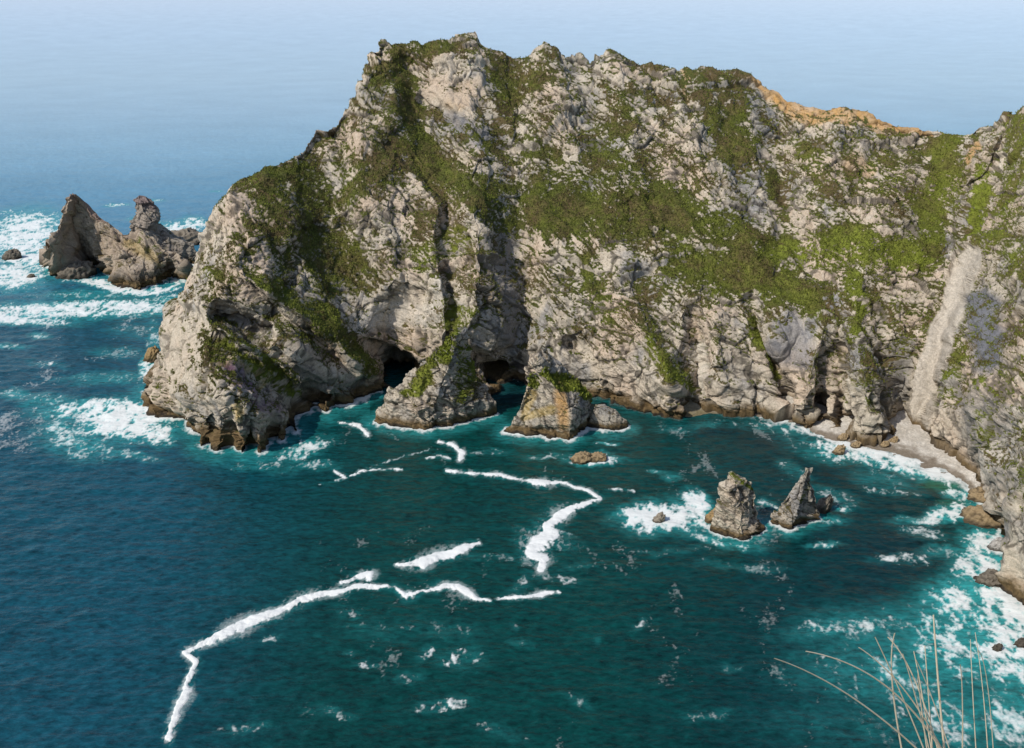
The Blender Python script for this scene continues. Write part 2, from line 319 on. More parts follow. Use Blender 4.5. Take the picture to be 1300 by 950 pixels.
vegs = [
 ([(505,70,16),(512,110,20),(520,160,26),(545,205,26),(590,240,26),(640,262,34),(690,265,45),(750,270,48),(800,265,42),(850,262,38),(910,290,36),(965,315,28)], 1.0, .12),
 ([(480,100,14),(500,80,16),(550,62,12),(580,55,6)], .95, .1),
 ([(500,170,22),(480,220,26)], .75, 0),
 ([(640,95,24),(650,120,26),(690,95,14)], .85,.1),
 ([(560,140,10),(600,165,12),(650,185,12),(700,190,14)], .8,.05),
 ([(300,225,12),(350,215,16),(385,215,20),(400,250,30),(400,310,30),(420,350,24)], .95,.1),
 ([(340,235,20),(350,290,24),(360,330,20)], .8,.0),
 ([(430,300,14),(460,350,26),(450,320,20)], .7,.2),
 ([(320,352,12),(360,375,16),(410,405,20),(450,440,18),(475,470,12)], 1.0,.4),
 ([(285,428,8),(320,452,10),(360,480,11),(385,495,8)], 1.05,.75),
 ([(275,350,8),(250,345,6)], .7,.4),
 ([(700,240,40),(800,240,50)],.7,.05),
 ([(870,330,36),(940,345,36),(985,370,20)], .95,.3),
 ([(990,320,20),(1040,315,22),(1090,310,26),(1130,320,24),(1170,330,20)], .85,.75),
 ([(1085,350,16),(1095,400,14),(1085,430,10)], .85,.7),
 ([(1000,350,16),(1040,390,12),(1010,375,14)], .85,.5),
 ([(1200,180,22),(1205,230,26),(1180,270,24),(1175,330,24)], .85,.45),
 ([(1250,215,9),(1238,260,9),(1228,300,9)], 1.1,.9),
 ([(1290,150,16),(1290,200,22),(1275,260,22),(1255,310,16)], .8,.35),
 ([(1290,310,16),(1285,340,20)],.75,.2),
 ([(820,430,12),(850,470,14),(865,490,10)], .95,.8),
 ([(900,150,16),(940,150,18),(930,190,24),(960,180,16)], .7,.15),
 ([(770,170,20),(800,130,20),(760,210,24)], .6,.05),
 ([(870,110,16),(930,115,14)],.5,.0),
 ([(980,225,10),(985,240,10)],.9,.2),
 ([(1020,195,16),(1040,200,16)],.7,.3),
 ([(955,405,6),(965,440,8),(985,475,8)], 1.0,.7),
 ([(560,380,10),(585,410,22),(600,400,14)], .8,.6),
 ([(770,400,16),(740,330,16)],.55,.3),
 ([(535,330,18),(580,300,14)],.45,.5),
 ([(1095,480,14),(1105,520,8)],.5,.3),
 ([(1215,440,10),(1205,480,10),(1195,500,10)],.75,.4),
 ([(1245,480,8),(1235,540,8),(1232,560,6)],.5,.5),
 ([(1296,590,6),(1296,640,9),(1300,620,12)],1.0,.5),
 ([(440,200,20),(450,260,20)],.55,.1),
 # bare rock
 ([(965,106,6),(1000,130,9),(1050,138,8),(1090,136,8),(1130,149,6),(1190,166,5)], -.95, 0),
 ([(575,95,22),(585,140,24),(560,110,26)], -.9, 0),
 ([(300,245,10),(265,310,18),(240,370,18),(225,450,25),(250,520,26)], -.85,0),
 ([(440,400,20),(500,395,30),(540,390,24),(570,360,12)], -.6,0),
 ([(640,330,16),(655,390,12)],-.7,0),
 ([(1000,410,20),(1020,450,18)],-.7,0),
]
def headland_extra(px, py, P):
    wx, wy = wob_full(px, py); x, y = px+wx*.7, py+wy*.7
    def S(pts, sh=.8):
        d, s, hw = pdist(x, y, pts); return (1-sstep(.4, 1.3, d/hw))*sh
    nz = fbm(P, 7., 3, .6, off=77)
    return [(ORANGE, S([(945,96,6),(965,108,8),(1000,132,11),(1030,147,13),(1060,142,9),(1090,139,10),(1130,151,8),(1180,166,5)], 1.)*(.75+.6*nz)),
            (ORANGE, S([(875,98,6),(872,130,4)], .6)), (ORANGE, S([(1080,200,12),(1100,210,12)], .45)), (ORANGE, S([(1238,185,7),(1228,205,6)], .8)),
            (ORANGE, S([(590,110,14),(575,130,12)], .3)), (PINK, S([(540,110,16),(600,120,20)], .7)),
            (SLATE*.9, S([(1252,450,26),(1240,385,26)], .95)), (GREY*.7, S([(1150,430,14),(1140,500,12)], .7)), (SLATE, S([(1000,410,24),(1015,450,22),(985,440,16)], .6)), (SLATE, S([(1030,370,12),(1060,385,14)], .7)),
            (SLATE, S([(620,175,20),(560,150,12)], .6)), (GREY*.62, S([(640,300,14),(650,360,18),(645,420,18)], .75)),  # darkened GREY paints shade on the central buttress's right-hand face
            (WHITE, S([(460,405,16),(510,400,22),(550,400,16),(560,350,8)], .65)), (WHITE, S([(885,440,10),(890,480,9),(895,505,8)], .8)), (WHITE, S([(430,470,12),(455,480,8)],.5)),
            (PALE, S([(240,430,36),(235,500,36)], .5)),
            (LICHEN, S([(285,450,10),(320,465,10),(340,480,8)], .6)*(.6+1.3*nz)), (PURPLE, S([(300,475,18),(330,500,18),(350,515,18)], .75)*(.6+1.6*nz)),
            (LICHEN, S([(305,530,8),(300,515,5)], .6)),
            (GREY*.9, S([(1245,520,30),(1260,600,26),(1200,470,12)], .6)), (BROWN*1.1, S([(198,520,9),(215,545,13),(250,560,13),(300,563,13),(350,555,12),(385,540,10),(420,515,6)], .95)),
            (GREY*.5, S([(385,470,14),(420,500,12),(460,490,14)], .6)), (DARK, S([(500,455,14),(530,470,10)],.8)),  # DARK paints shade inside the left cave
            (DARK, S([(650,490,10),(640,480,8)],.8)), (GREY*.8, S([(1290,480,40)],.3)),  # DARK again paints cave shade, in the right-hand recess
            (WHITE, S([(1255,560,12),(1250,600,10),(1280,520,16)], .5)),
            ]
def headland_over(px, py, P):
    wx, wy = wob_full(px, py); d, s, hw = pdist(px+wx*.55, py+wy*.45, [(1238,322,9),(1225,345,12),(1208,385,14),(1191,430,16),(1176,470,16),(1165,510,14),(1161,545,16)])
    d2, s2, h2 = pdist(px+wx*.3, py+wy*.3, [(1214,330,4),(1212,350,5)]); d3, s3, h3 = pdist(px+wx*.3, py+wy*.3, [(888,440,6),(890,480,7),(896,510,9)])
    return [(SCREE, 1-sstep(.75, 1.1, d/hw)), (SCREE, (1-sstep(.6, 1.1, d2/h2))*.7), (WHITE, (1-sstep(.5, 1.2, d3/h3))*.8)]
calm = [([(1238,322,9),(1225,345,13),(1206,385,17),(1190,430,20),(1175,470,19),(1164,510,17),(1160,545,19)], 1., 0), ([(575,95,20),(582,140,20),(560,115,18)], .35, 0), ([(470,405,14),(510,400,22),(550,390,14)], .5, 0),
        ([(1005,405,18),(1015,445,18)], .7, 0), ([(1255,440,18),(1240,400,20)], .6, 0), ([(640,300,14),(648,370,18)], .5, 0), ([(240,440,30),(250,500,26)], .35, 0), ([(680,500,10),(700,440,10)], .2, 0)]
cxs = np.concatenate([np.linspace(188,300,200,endpoint=False), np.linspace(300,1310,1240,endpoint=False), np.linspace(1310,1500,90)])
feats += [  # right wall: successive steps towards the viewpoint
 ([(1262,300,.0),(1236,350,.5),(1212,410,1),(1192,470,1),(1180,545,1)], 8, 120, 14),
 ([(1320,340,.0),(1290,400,.6),(1240,465,1),(1228,520,1),(1232,600,1)], 6, 140, 16),
 ([(1320,540,.0),(1296,600,1),(1272,650,1),(1266,700,1)], 5, 140, 10),
]
head, HG, Hveg, HN = relief('headland', top, coast, cxs, 680, prof, feats, vegs, amp=.8, extra=headland_extra, over=headland_over, calm=calm, coast_z=coast_z, vbase=.39, hsmooth=1, fgain=1.05, tidal=(3.4, 8.2))
tag(head, kind='structure')
hw_ = (Hveg > .7)*np.clip(Hveg, 0, 1)*(HG[..., 2] > 6); hw_[-40:] = 0
gr = grass_tufts('grass_and_heather', HG.reshape(-1, 3), HN.reshape(-1, 3), hw_.ravel()+0., 230000, .55, None, GRASS, .2, vary=HG); tag(gr, kind='stuff')
# ------------------------------------------------------------------ free-standing rocks: faceted closed bodies
def stack(name, Y0, levels, amp=.6, sc=.45, nth=300, nz=260, veg=None, extra=None, tidal=(2.6, 6.), label=None, cat=None, group=None, capn=0, seed=0., thin=.15, lean=0., part='rock_face', caplush=.5):
    """levels: (py, x_left, x_front, x_right, depth_front, depth_back), base first"""
    L = np.array(levels, float); wz = world(L[:, 2], L[:, 0], Y0)
    Z = wz[:, 2].copy(); sc_px = Y0/(F*cp+(H0/2-L[:, 0])*sp)
    XL, XF, XR = [(L[:, i]-W0/2)*sc_px for i in (1, 2, 3)]
    zz = np.concatenate([[-5], np.linspace(0, Z[-1], nz)]); ip = lambda a: np.interp(zz, Z, a)
    xl, xf, xr, df, db = ip(XL), ip(XF), ip(XR), ip(L[:, 4]), ip(L[:, 5])
    xl[0] -= 2; xr[0] += 2; df[0] += 2
    cx = (xl+xr)/2
    corners = np.stack([np.stack([xl, 0*xl], 1), np.stack([xf, -df], 1), np.stack([xr, 0*xr+lean], 1), np.stack([cx, db], 1)], 1)
    th = np.arange(nth)/nth*4; k = th.astype(int) % 4; f = (th-th.astype(int))[None, :, None]
    S = corners[:, k]*(1-f)+corners[:, (k+1) % 4]*f
    cc = corners.mean(1)[:, None]; S = cc+(S-cc)*(1+thin*np.sin(f*np.pi))
    for _ in range(nth//60): S = .5*S+.25*(np.roll(S, 1, 1)+np.roll(S, -1, 1))
    A = np.concatenate([S, np.broadcast_to(zz[:, None, None], S.shape[:2]+(1,))], -1); A[..., 1] += Y0
    A = A.copy(); A[-1] = A[-1].mean(0)
    nm = grid_normals(A, True); nm *= np.sign((nm[nz//3, nth//8] @ np.array([-1, -1, 0])))
    n2 = blur(nm, 3, 1); n2 /= np.linalg.norm(n2, axis=-1, keepdims=True)+1e-9
    P = A.reshape(-1, 3)+seed; D, cav = ragged(P, amp, sc)
    rad = np.linalg.norm(A[..., :2]-A[..., :2].mean(1, keepdims=True), axis=-1)
    A = A+n2*(D.reshape(A.shape[:2])*np.clip(rad/3, .12, 1))[..., None]
    Nn = grid_normals(A, True); Nn *= np.sign((Nn*n2).sum(-1).mean())
    k0 = int((A[..., 2].mean(1) > .2).argmax()); FEET.append(np.stack(project(np.concatenate([A[k0], A[k0][:1]])*[1, 1, 0]), 1))
    px, py = project(A)
    V, Lu = strokes(px, py, veg, wob_full(px, py)) if veg else (np.zeros(px.shape), np.zeros(px.shape))
    flat = lambda q: q.reshape(-1, *q.shape[2:])
    ex = extra(flat(px), flat(py), flat(A)) if extra else None
    c, vm = rock_color(flat(A), flat(Nn), cav, flat(V), flat(Lu), ex, tidal=tidal)
    base = empty(name, (float(cx[1]), Y0, 0.)) if capn else None
    o = mesh_obj(part if capn else name, flat(A), grid_faces(A.shape[0], nth, True), ROCK, {'Col': c}, parent=base)
    root = base or o
    tag(root, label, cat, group)
    if capn:
        w = vm*(flat(V) > .35)+1e-9
        grass_tufts('grass_cap', flat(A), flat(Nn), w, capn, .75, base, GRASS, caplush)
    return root
def S_(pts, sh=.8):
    def f(px, py, P):
        d, s, hw = pdist(px, py, pts); return (1-sstep(.4, 1.3, d/hw))*sh
    return f
grp = 'rock stacks standing in the bay'
stack('sea_stack', 404., [(537,474,545,630,12,26),(522,482,548,628,12,25),(505,492,553,620,11,23),(488,505,560,612,9,20),(470,524,568,604,7,16),(450,546,575,598,5,12),(435,561,579,592,3,7),(424,572,580,588,1,3)], lean=9,
      veg=[([(575,425,12),(562,450,12),(540,480,10),(515,500,7)], 1.1, .8), ([(585,440,14),(595,470,20),(590,500,16)], .95, .35)], extra=lambda x, y, P: [(SLATE*.8, S_([(600,460,14),(612,510,16)], .3)(x, y, P))],
      amp=1.15, sc=.55, label='broad pyramid rock stack with grass on both flanks, in front of the dark cave mouths', cat='sea stack', group=grp, capn=5200, seed=3.)
stack('sea_stack', 392., [(547,638,722,757,10,22),(540,650,723,756,9.5,22),(520,657,723,755,9,21),(508,660,721,750,8.5,20),(498,662,715,741,8,19),(486,664,706,728,7,17),(474,666,697,713,6,14),(464,668,690,701,4,10),(456,672,684,692,2.5,6),(451,677,682,687,1,3)], lean=10, thin=.05,
      veg=[([(690,470,8),(715,484,9),(745,498,8),(757,510,5)], 1.2, .85), ([(676,478,8),(684,492,6)], .8, .7)],
      extra=lambda x, y, P: [(ORANGE*1.0, S_([(712,500,10),(716,540,8)], .75)(x, y, P)), (LICHEN, S_([(675,500,8),(665,530,5),(700,520,7)], .5)(x, y, P)), (WHITE, S_([(677,462,7)], .8)(x, y, P))],
      amp=.95, sc=.5, label='blocky square-sided rock stack with orange lichen and a green sloping top', cat='sea stack', group=grp, capn=3600, seed=17.)
stack('sea_stack', 304., lean=2, levels=[(673,900,936,968,6,9),(664,903,938,968,6,9),(650,908,938,966,5,9),(635,917,938,963,4.5,8),(618,919,936,959,4,7),(606,920,930,948,2.5,4),(599,924,929,936,.8,1.5)],
      veg=[([(927,600,5),(945,612,4),(956,620,3)], .95, .6)], amp=1.1, sc=.42, label='pale flat-topped rock stack, left of the pair in the bay', cat='sea stack', group=grp, capn=0, seed=31., tidal=(1.6, 4.2))
stack('sea_stack', 310., lean=3, levels=[(664,976,1000,1046,7,9),(655,980,1003,1047,6,9),(640,990,1008,1045,5,8),(622,1003,1016,1040,4,6),(608,1013,1021,1033,2,3.5),(596,1023,1027,1030,.6,1)],
      veg=[([(1026,600,4),(1030,615,4),(1018,640,3)], .85, .4)], amp=1.1, sc=.42, extra=lambda x, y, P: [(GREY*.9, x*0+.35)], label='darker sharp-pointed rock stack, right one of the pair in the open bay', cat='sea stack', group=grp, capn=0, seed=45., tidal=(1.6, 4.))
# low rock shoulder beside the second stack
stack('low_rock', 398., [(543,744,778,799,5,9),(534,747,776,796,5,9),(525,750,770,788,3.5,7),(515,754,764,774,1.5,3)], amp=.6, sc=.35, nz=120, label='low brown rock joined to the right foot of the orange lichen stack', cat='rock', seed=52., tidal=(1.5, 4.5))
# ------------------------------------------------------------------ islets beyond the headland
PURP2 = col(.20, .10, .10)
itop = [(62,326,632),(66,300,640),(74,292,646),(80,272,655),(86,252,662),(90,244,664),(97,243,665),(106,252,667),(118,264,668),(130,273,669),(145,280,668),(160,288,664),(172,292,662),(185,292,660),(200,300,655),(215,315,650),(228,330,640),(238,341,628)]
icoast = [(62,326),(68,333),(76,334),(84,331),(98,338),(104,334),(112,340),(120,345),(134,352),(146,362),(160,366),(178,368),(200,363),(214,356),(228,350),(238,342)]
ifeat = [([(88,260,.6),(100,300,1),(98,330,1)], 30,34, 5), ([(105,330,.6),(112,315,1)], 10,10,-4), ([(140,285,.6),(150,320,1),(165,360,1)], 40,34,9), ([(185,295,.6),(200,330,1),(205,355,1)], 24,30,6)]
o, _, _, _ = relief('islet', itop, icoast, np.linspace(62,238,330), 200, [(0,0),(.1,.12),(.35,.36),(.7,.72),(1,1)], ifeat, [([(180,300,14),(200,315,12)], .35,.1)],
    amp=1.1, sc=.8, back=(40, .5, 30), tidal=(3, 9), hsmooth=2,
    extra=lambda x, y, P: [(PURP2, S_([(90,246,6),(105,258,6),(120,270,5),(135,279,4)], .9)(x, y, P)), (col(.27, .21, .155), x*0+.65), (LICHEN*.8, S_([(160,305,8),(185,320,8),(205,335,6)], .4)(x, y, P)), (DARK*.7, 1-sstep(4, 26, (362-y)-(x-175)*.12+5*fbm(P, 10., 3)))])
tag(o, 'large sloping rock islet ending in a sharp peak on its left, out beyond the headland', 'islet')
stack('islet', 688., [(331,158,195,252,8,12),(308,164,194,246,8,12),(298,166,192,222,8,12),(285,168,190,206,7,11),(272,172,188,203,6,10),(262,171,184,201,5,8),(254,169,178,193,4,6),(248,171,174,184,2,3)], amp=1.2, sc=.6, nz=180,
      extra=lambda x, y, P: [(PURP2, S_([(174,252,8),(186,256,8),(195,262,6)], .9)(x, y, P)), (GREY*.7, x*0+.6)], label='dark tower-like rock with reddish top standing behind the sloping islet', cat='islet', seed=60., tidal=(2, 6))
# ------------------------------------------------------------------ small rocks
def boulder(name, px, py, w, h, label, group=None, color=BROWN, dep=None, yaw=0., cat='rock', amp=.3, z=0., seed=0):
    P0 = sea_at(px, py, z); m = P0[1]/(F*cp+(H0/2-py)*sp); rx, rz = w*m/2, h*m*1.1; ry = dep*m/2 if dep else rx*.8
    n = 40; u = np.arange(n*2)/(n*2)*2*np.pi; v = np.linspace(-.5*np.pi, .5*np.pi, n)
    A = np.stack([np.cos(v)[:, None]*np.cos(u)[None], np.cos(v)[:, None]*np.sin(u)[None], np.broadcast_to(np.sin(v)[:, None], (n, 2*n))], -1)
    k = 1+.55*fbm(A*1.0+seed*3.7+px, .9, 3, .6, ridge=True)*amp/.3*.6; k = k.reshape(n, 2*n)
    A = A*k[..., None]*[rx, ry, rz]; A[..., 0] += .35*A[..., 2]
    Ws = A+P0; q = fbm(Ws, .28*max(rx, rz)+.3, 3, .6, ridge=True).reshape(n, 2*n); A = A*(1+.18*q[..., None]); Ws = A+P0
    c = mix(color, color*2.3, sstep(-.1, .4, q.ravel())); c = mix(c, WET, (1-sstep(.15*rz, .5*rz, A[..., 2].ravel()))*.8)
    o = mesh_obj(name, A.reshape(-1, 3), grid_faces(n, 2*n, True), ROCK, {'Col': c}); o.location = P0
    return tag(o, label, cat, group)
PB = col(.12, .088, .05)
boulder('rock', 15, 328, 18, 8, 'small dark rock awash in white foam, farthest left of all rocks', color=DARK)
boulder('rock', 97, 350, 36, 13, 'low dark rock at the foot of the sloping islet, below its left end', color=DARK, dep=30)
boulder('rock', 39, 352, 8, 3, 'tiny dark rock tip in the foam left of the sloping islet', color=DARK)
boulder('rock', 228, 325, 10, 4, 'tiny dark rock in the channel between the islets and the headland', color=DARK)
boulder('rock', 232, 308, 46, 12, 'long low dark rock running right from behind the tower-like islet', color=DARK*1.3, dep=30, seed=12)
boulder('rock', 192, 458, 16, 14, 'brown rock pressed against the seaward left edge of the headland', color=BROWN)
boulder('rock', 738, 584, 22, 7, 'left low brown rock of two awash below the orange lichen stack', color=PB)
boulder('rock', 757, 583, 22, 6, 'right low brown rock of two awash below the orange lichen stack', color=PB, seed=3)
boulder('rock', 835, 662, 12, 9, 'small grey rock with surf all round it, left of the pair of stacks', color=DARK*1.6)
boulder('rock', 908, 661, 22, 14, 'brown rock at the left foot of the pale flat-topped stack', color=BROWN, seed=2)
boulder('rock', 1042, 648, 16, 15, 'dark narrow rock leaning on the right side of the pointed stack', color=DARK, seed=8)
boulder('rock', 1265, 825, 10, 6, 'small black rock in foam at the lower right, left one of two', color=DARK*.5)
boulder('rock', 1297, 819, 16, 6, 'small black rock in foam at the lower right, cut by the picture edge', color=DARK*.5, seed=4)
boulder('rock', 1256, 738, 30, 11, 'dark jagged rock spur in surf under the right cliff', color=DARK, dep=22, seed=5)
boulder('rock_ledge', 1252, 658, 52, 13, 'flat brown wave-cut ledge sticking out from the right cliff', color=PB, dep=36, seed=6, cat='rock ledge')
boulder('rock_ledge', 1246, 632, 30, 9, 'smaller brown ledge at the end of the beach under the right cliff', color=PB, dep=26, seed=9, cat='rock ledge')
boulder('rock_ledge', 1268, 695, 22, 9, 'thin grey ledge low in the white surf at the right', color=GREY*.6, dep=18, seed=7, cat='rock ledge')
for i, (x, y, w, h, lb) in enumerate([(1069,558,10,6,'small boulder in the surf left of the beach, nearest the big buttress'), (1087,558,10,7,'brown boulder at the foot of the big buttress above the surf'), (1105,562,14,8,'largest boulder at the waterline of the beach'),
        (1122,567,9,6,'boulder just right of the largest one at the waterline'), (1133,562,9,6,'rightmost boulder at the left end of the beach'), (1064,575,12,8,'boulder standing farthest out in the surf off the beach'), (1086,567,10,5,'low wet boulder between the surf boulders'),
        (1096,550,14,6,'pale boulder on the sand against the buttress')]):
    boulder('boulder', x, y, w, h, lb, 'boulders at the left end of the beach', color=PB*1.15, seed=i+10, z=.3, cat='boulder')
boulder('boulder', 1207, 568, 14, 5, 'dark reddish rock lying at the back of the beach', color=col(.06, .03, .03), z=2.6, seed=22, cat='boulder')
# ------------------------------------------------------------------ beach
def beach():
    nc, nr = 420, 90; x = np.linspace(850, 1275, nc)
    yb = np.interp(x, [850,880,920,960,1000,1030,1060,1100,1130,1165,1200,1225,1245,1275], [528,528,524,530,535,548,560,572,576,588,602,616,636,660])
    yt = np.interp(x, [850,890,930,975,1010,1060,1100,1130,1160,1200,1230,1275], [512,500,508,504,502,520,526,520,515,540,570,600])
    v = np.linspace(-.5, 1, nr)[:, None]
    Yb, Ytp = seaY(yb), seaY(yt, 5.); X0 = sea_at(x, yb)[:, 0]; X1 = world(x, yt, Ytp)[:, 0]
    Y = Yb+(Ytp-Yb)*v; X = X0+(X1-X0)*v; Z = np.where(v < 0, v*4.5, 5*v**1.25 if False else 5*np.abs(v)**1.2)+0*Y
    A = np.stack([X, Y, Z], -1); P = A.reshape(-1, 3); A[..., 2] += (fbm(P, 6., 4)*.35*(v.repeat(nc, 1).ravel() > .02)).reshape(nr, nc)
    a = fbm(P, 4., 4); b = fbm(P, .9, 2, off=8)
    c = mix(col(.46,.42,.36), col(.56,.52,.46), sstep(-.2, .3, a)); c = c*(1+.25*b[:, None])
    z = A[..., 2].ravel(); c = mix(c, col(.20,.165,.125), 1-sstep(.25, 1.3, z+.8*a)); pb = (A[..., 0].ravel() < np.interp(A[..., 1].ravel(), [380, 460], [1e9, 1e9]))*0
    px, py = project(A.reshape(-1, 3)); c = mix(c, col(.17,.14,.07), (1-sstep(885, 935, px))*.8)
    o = mesh_obj('beach', A.reshape(-1, 3), grid_faces(nr, nc), ROCK, {'Col': c}); return tag(o, kind='structure')
beach()
# ------------------------------------------------------------------ SEA
def sea():
    py1 = np.concatenate([np.arange(1012, 260, -1.15), np.arange(260, 60, -1.4)]); Y1 = seaY(py1)
    Yr = np.concatenate([[-400, -100, 40, 110, 140, 158], Y1, np.geomspace(Y1[-1]*1.03, 70000, 90)])
    ang = np.concatenate([np.linspace(-6000, -400, 18, endpoint=False), np.linspace(-400, -30, 60, endpoint=False), np.arange(-30, 1335, 1.15), np.linspace(1340, 1800, 70), np.linspace(1850, 7500, 18)])
    Yf = np.maximum(Yr, 150)
    dyr = CAMH/Yf; # slope of the sight line
    t = Yf/(F*cp+(H0/2-(H0/2-F*(Yf*sp-CAMH*cp)/(Yf*cp+CAMH*sp)))*sp)
    X = (ang[None]-W0/2)*t[:, None]; Y = np.broadcast_to(Yr[:, None], X.shape)
    G = np.stack([X, Y, 0*X], -1); nr, nc = X.shape; P = G.reshape(-1, 3)
    PXg = np.broadcast_to(ang[None], X.shape); PYg = np.broadcast_to((H0/2-F*(Yf*sp-CAMH*cp)/(Yf*cp+CAMH*sp))[:, None], X.shape)
    r0, r1 = 4, 6+len(Y1); c0, c1 = 70, len(ang)-80   # rows/cols where detail is painted
    sl = (slice(r0, r1), slice(c0, c1)); x, y = PXg[sl], PYg[sl]; Q = G[sl].reshape(-1, 3); shp = x.shape
    R = lambda q: q.reshape(shp)
    w1 = R(fbm(Q*[1, .6, 1], 16., 4, .6)); w2 = R(fbm(Q*[1, .6, 1], 16., 4, .6, off=31.)); wf = R(fbm(Q*[1, .7, 1], 3.2, 3, .6, off=5.))
    per = np.clip((y-150)/500, .25, 1.)     # foreshortening
    ux, uy = x+w1*16*per+wf*7*per, y+w2*11*per+wf*4.5*per
    foam = np.zeros(shp); aer = np.zeros(shp)
    lace = R(fbm(Q*[1, .62, 1], 9., 5, .62, off=12., ridge=True)); lace2 = R(fbm(Q*[.8, .6, 1], 3.0, 3, .6, off=71., ridge=True)); bl = R(fbm(Q, 26., 3, .5, off=44.)); spk = R(fbm(Q*[.9, .9, 1], 1.3, 2, .6, off=91.))
    tex = .55*lace+.35*lace2+.3*bl+.25*spk; tex = (tex-tex.mean())/tex.std()*.25
    def streak(pts, k=1., fz=1.):
        nonlocal foam, aer
        d, s, hw = pdist(x+w1*6*per+wf*3.5*per+spk*2*per, y+w2*5*per+wf*2.6*per+spk*1.4*per, pts, 1.15); hw = hw*np.clip(.26+.062*hw, .38, 1.05); q = d/(hw*(1+.7*bl+.5*w1).clip(.35, 1.7)); cor = (1-sstep(.55, 1.25, q+wf*.45+spk*.2))*np.clip(.85+.9*tex+.05*hw, .35, 1)
        f = k*(cor*1.75*sstep(1.5, 5., hw+2.5*lace+1.)+.45*(1-sstep(.9, 3.4, q-tex*1.6))*(tex > -.1)); foam = np.maximum(foam, f)
        f2 = k*(1-sstep(.5, 3.6, d/hw))*.5; aer = np.maximum(aer, f2*.55); foam = np.maximum(foam, sstep(.30, .95, f2*1.5+tex*1.0)*.55*sstep(0, .2, f2))
    def blot(cx, cy, rx, ry, k, rot=0., a=1.):
        nonlocal foam, aer
        c, s_ = math.cos(math.radians(rot)), math.sin(math.radians(rot)); dx, dy = ux-cx, uy-cy
        e = np.sqrt(((dx*c+dy*s_)/rx)**2+((-dx*s_+dy*c)/ry)**2); g = 1-sstep(.25, 1.25, e)
        foam = np.maximum(foam, sstep(.25, 1.2, g*k*.85+tex*1.35*min(1, k+.3))*min(1.1, k+.3)*sstep(.02, .3, g)); aer = np.maximum(aer, (1-sstep(.2, 1.45, e))*a*min(1., k)*(1.0+.5*bl+.35*lace).clip(.2, 1.3))
    # foam lines in the bay
    streak([(239,861,5),(249,841,6),(236,829,5),(263,816,6),(305,796,8),(329,785,8),(367,771,6),(381,761,7),(408,754,6),(438,752,5),(450,746,5),(469,746,5),(500,744,4),(514,757,6),(538,751,5),(563,744,6),(580,744,6),(594,754,6),(606,761,4),(621,765,3)])
    streak([(239,861,5),(236,880,7),(225,905,6),(214,940,6)])
    streak([(436,740,5),(455,732,6),(473,728,6),(468,737,5)]); streak([(504,716,4),(520,717,6),(538,715,8),(556,706,7),(572,702,8),(590,696,7),(607,690,4)])
    streak([(628,761,3),(656,759,5),(672,758,4),(684,756,5),(711,751,2)], .9)
    streak([(687,723,6),(689,710,9),(673,706,9),(677,697,12),(687,686,15),(698,678,15),(694,668,10),(708,657,9),(729,647,6),(763,632,4),(739,621,4),(711,614,4),(691,613,6),(663,610,4),(635,604,4),(604,602,5),(566,598,4)])
    streak([(556,562,3),(576,566,4),(588,574,5),(585,582,5)]); streak([(541,582,2),(556,579,4),(570,581,3)], .8); streak([(431,536,3),(455,541,5),(466,552,4)]); streak([(407,616,2),(425,612,3),(438,607,4),(421,595,3),(408,590,2)], .85)
    streak([(440,607,2),(455,600,3),(480,596,3),(511,597,2)], .8); streak([(455,600,2),(480,590,2),(520,578,2),(545,570,1.5)], .5); streak([(768,620,2),(784,622,3),(803,625,2)], .8)
    for q in [(665,740,.5,26,9,-35),(690,732,.45,30,6,10),(722,737,.6,22,7,12),(600,706,.5,30,5,5),(640,708,.5,22,4,0),(735,718,.35,40,6,-10),(812,795,.6,14,6,-40),(756,814,.5,8,6,-50),(660,816,.45,20,6,15),(650,797,.4,6,5,0),(590,838,.8,34,16,0),(545,832,.75,14,10,-20),(464,845,.75,16,6,-20),(443,830,.6,12,5,10),(525,797,.55,22,6,10),(440,780,.5,22,7,20),(345,812,.65,14,5,-10),
              (560,895,.7,40,10,-10),(640,930,.6,40,10,20),(420,905,.6,30,8,10),(310,925,.55,36,8,-8),(735,890,.5,24,8,30),(520,862,.55,24,8,0),(480,800,.35,50,18,10),(560,800,.4,60,16,10),(925,850,.5,20,6,0),(860,700,.45,60,5,0),(905,905,.5,40,7,-10)]:
        blot(q[0], q[1], q[3], q[4], q[2]*1.02, q[5], .3)
    # skerry and the pair of stacks
    blot(835,658,62,20,1.5,0,.9); blot(800,655,30,12,.7); blot(885,640,26,15,1.0,30,.9); blot(880,660,40,26,.8,20,.9); blot(920,687,56,9,1.05,8,.9); blot(975,640,14,5,.8,10,.6); blot(1045,692,26,4,.7); blot(940,720,60,6,.55,4,.4); blot(1055,660,24,6,.6); blot(1065,645,14,5,.7)
    blot(753,584,40,8,1.25,-3,.9); blot(770,565,16,3,.9); blot(835,598,16,4,.5); blot(850,605,12,6,.5)
    # seaward side of the headland
    blot(165,533,78,30,1.5,-6,1.1); blot(110,520,70,12,1.2,-4,1); blot(200,545,26,22,1.2,20,1); blot(120,515,90,9,.95,-6,.9); blot(100,560,60,24,.66,8,1.0); blot(60,510,40,10,.65); blot(75,545,26,26,.6); blot(150,480,70,9,.5,-3,1.0); blot(110,480,46,5,.5,-3,.9); blot(187,470,9,22,1.1,0,1); blot(60,463,28,4,.8,8,.4); blot(20,500,26,8,.6); blot(150,575,60,8,.6,10,.8)
    blot(150,447,40,8,.5,0,.7); blot(50,425,16,4,.6); blot(170,420,40,12,.45,0,.6); blot(10,440,30,3,.5); blot(195,430,10,30,.6,0,.8)
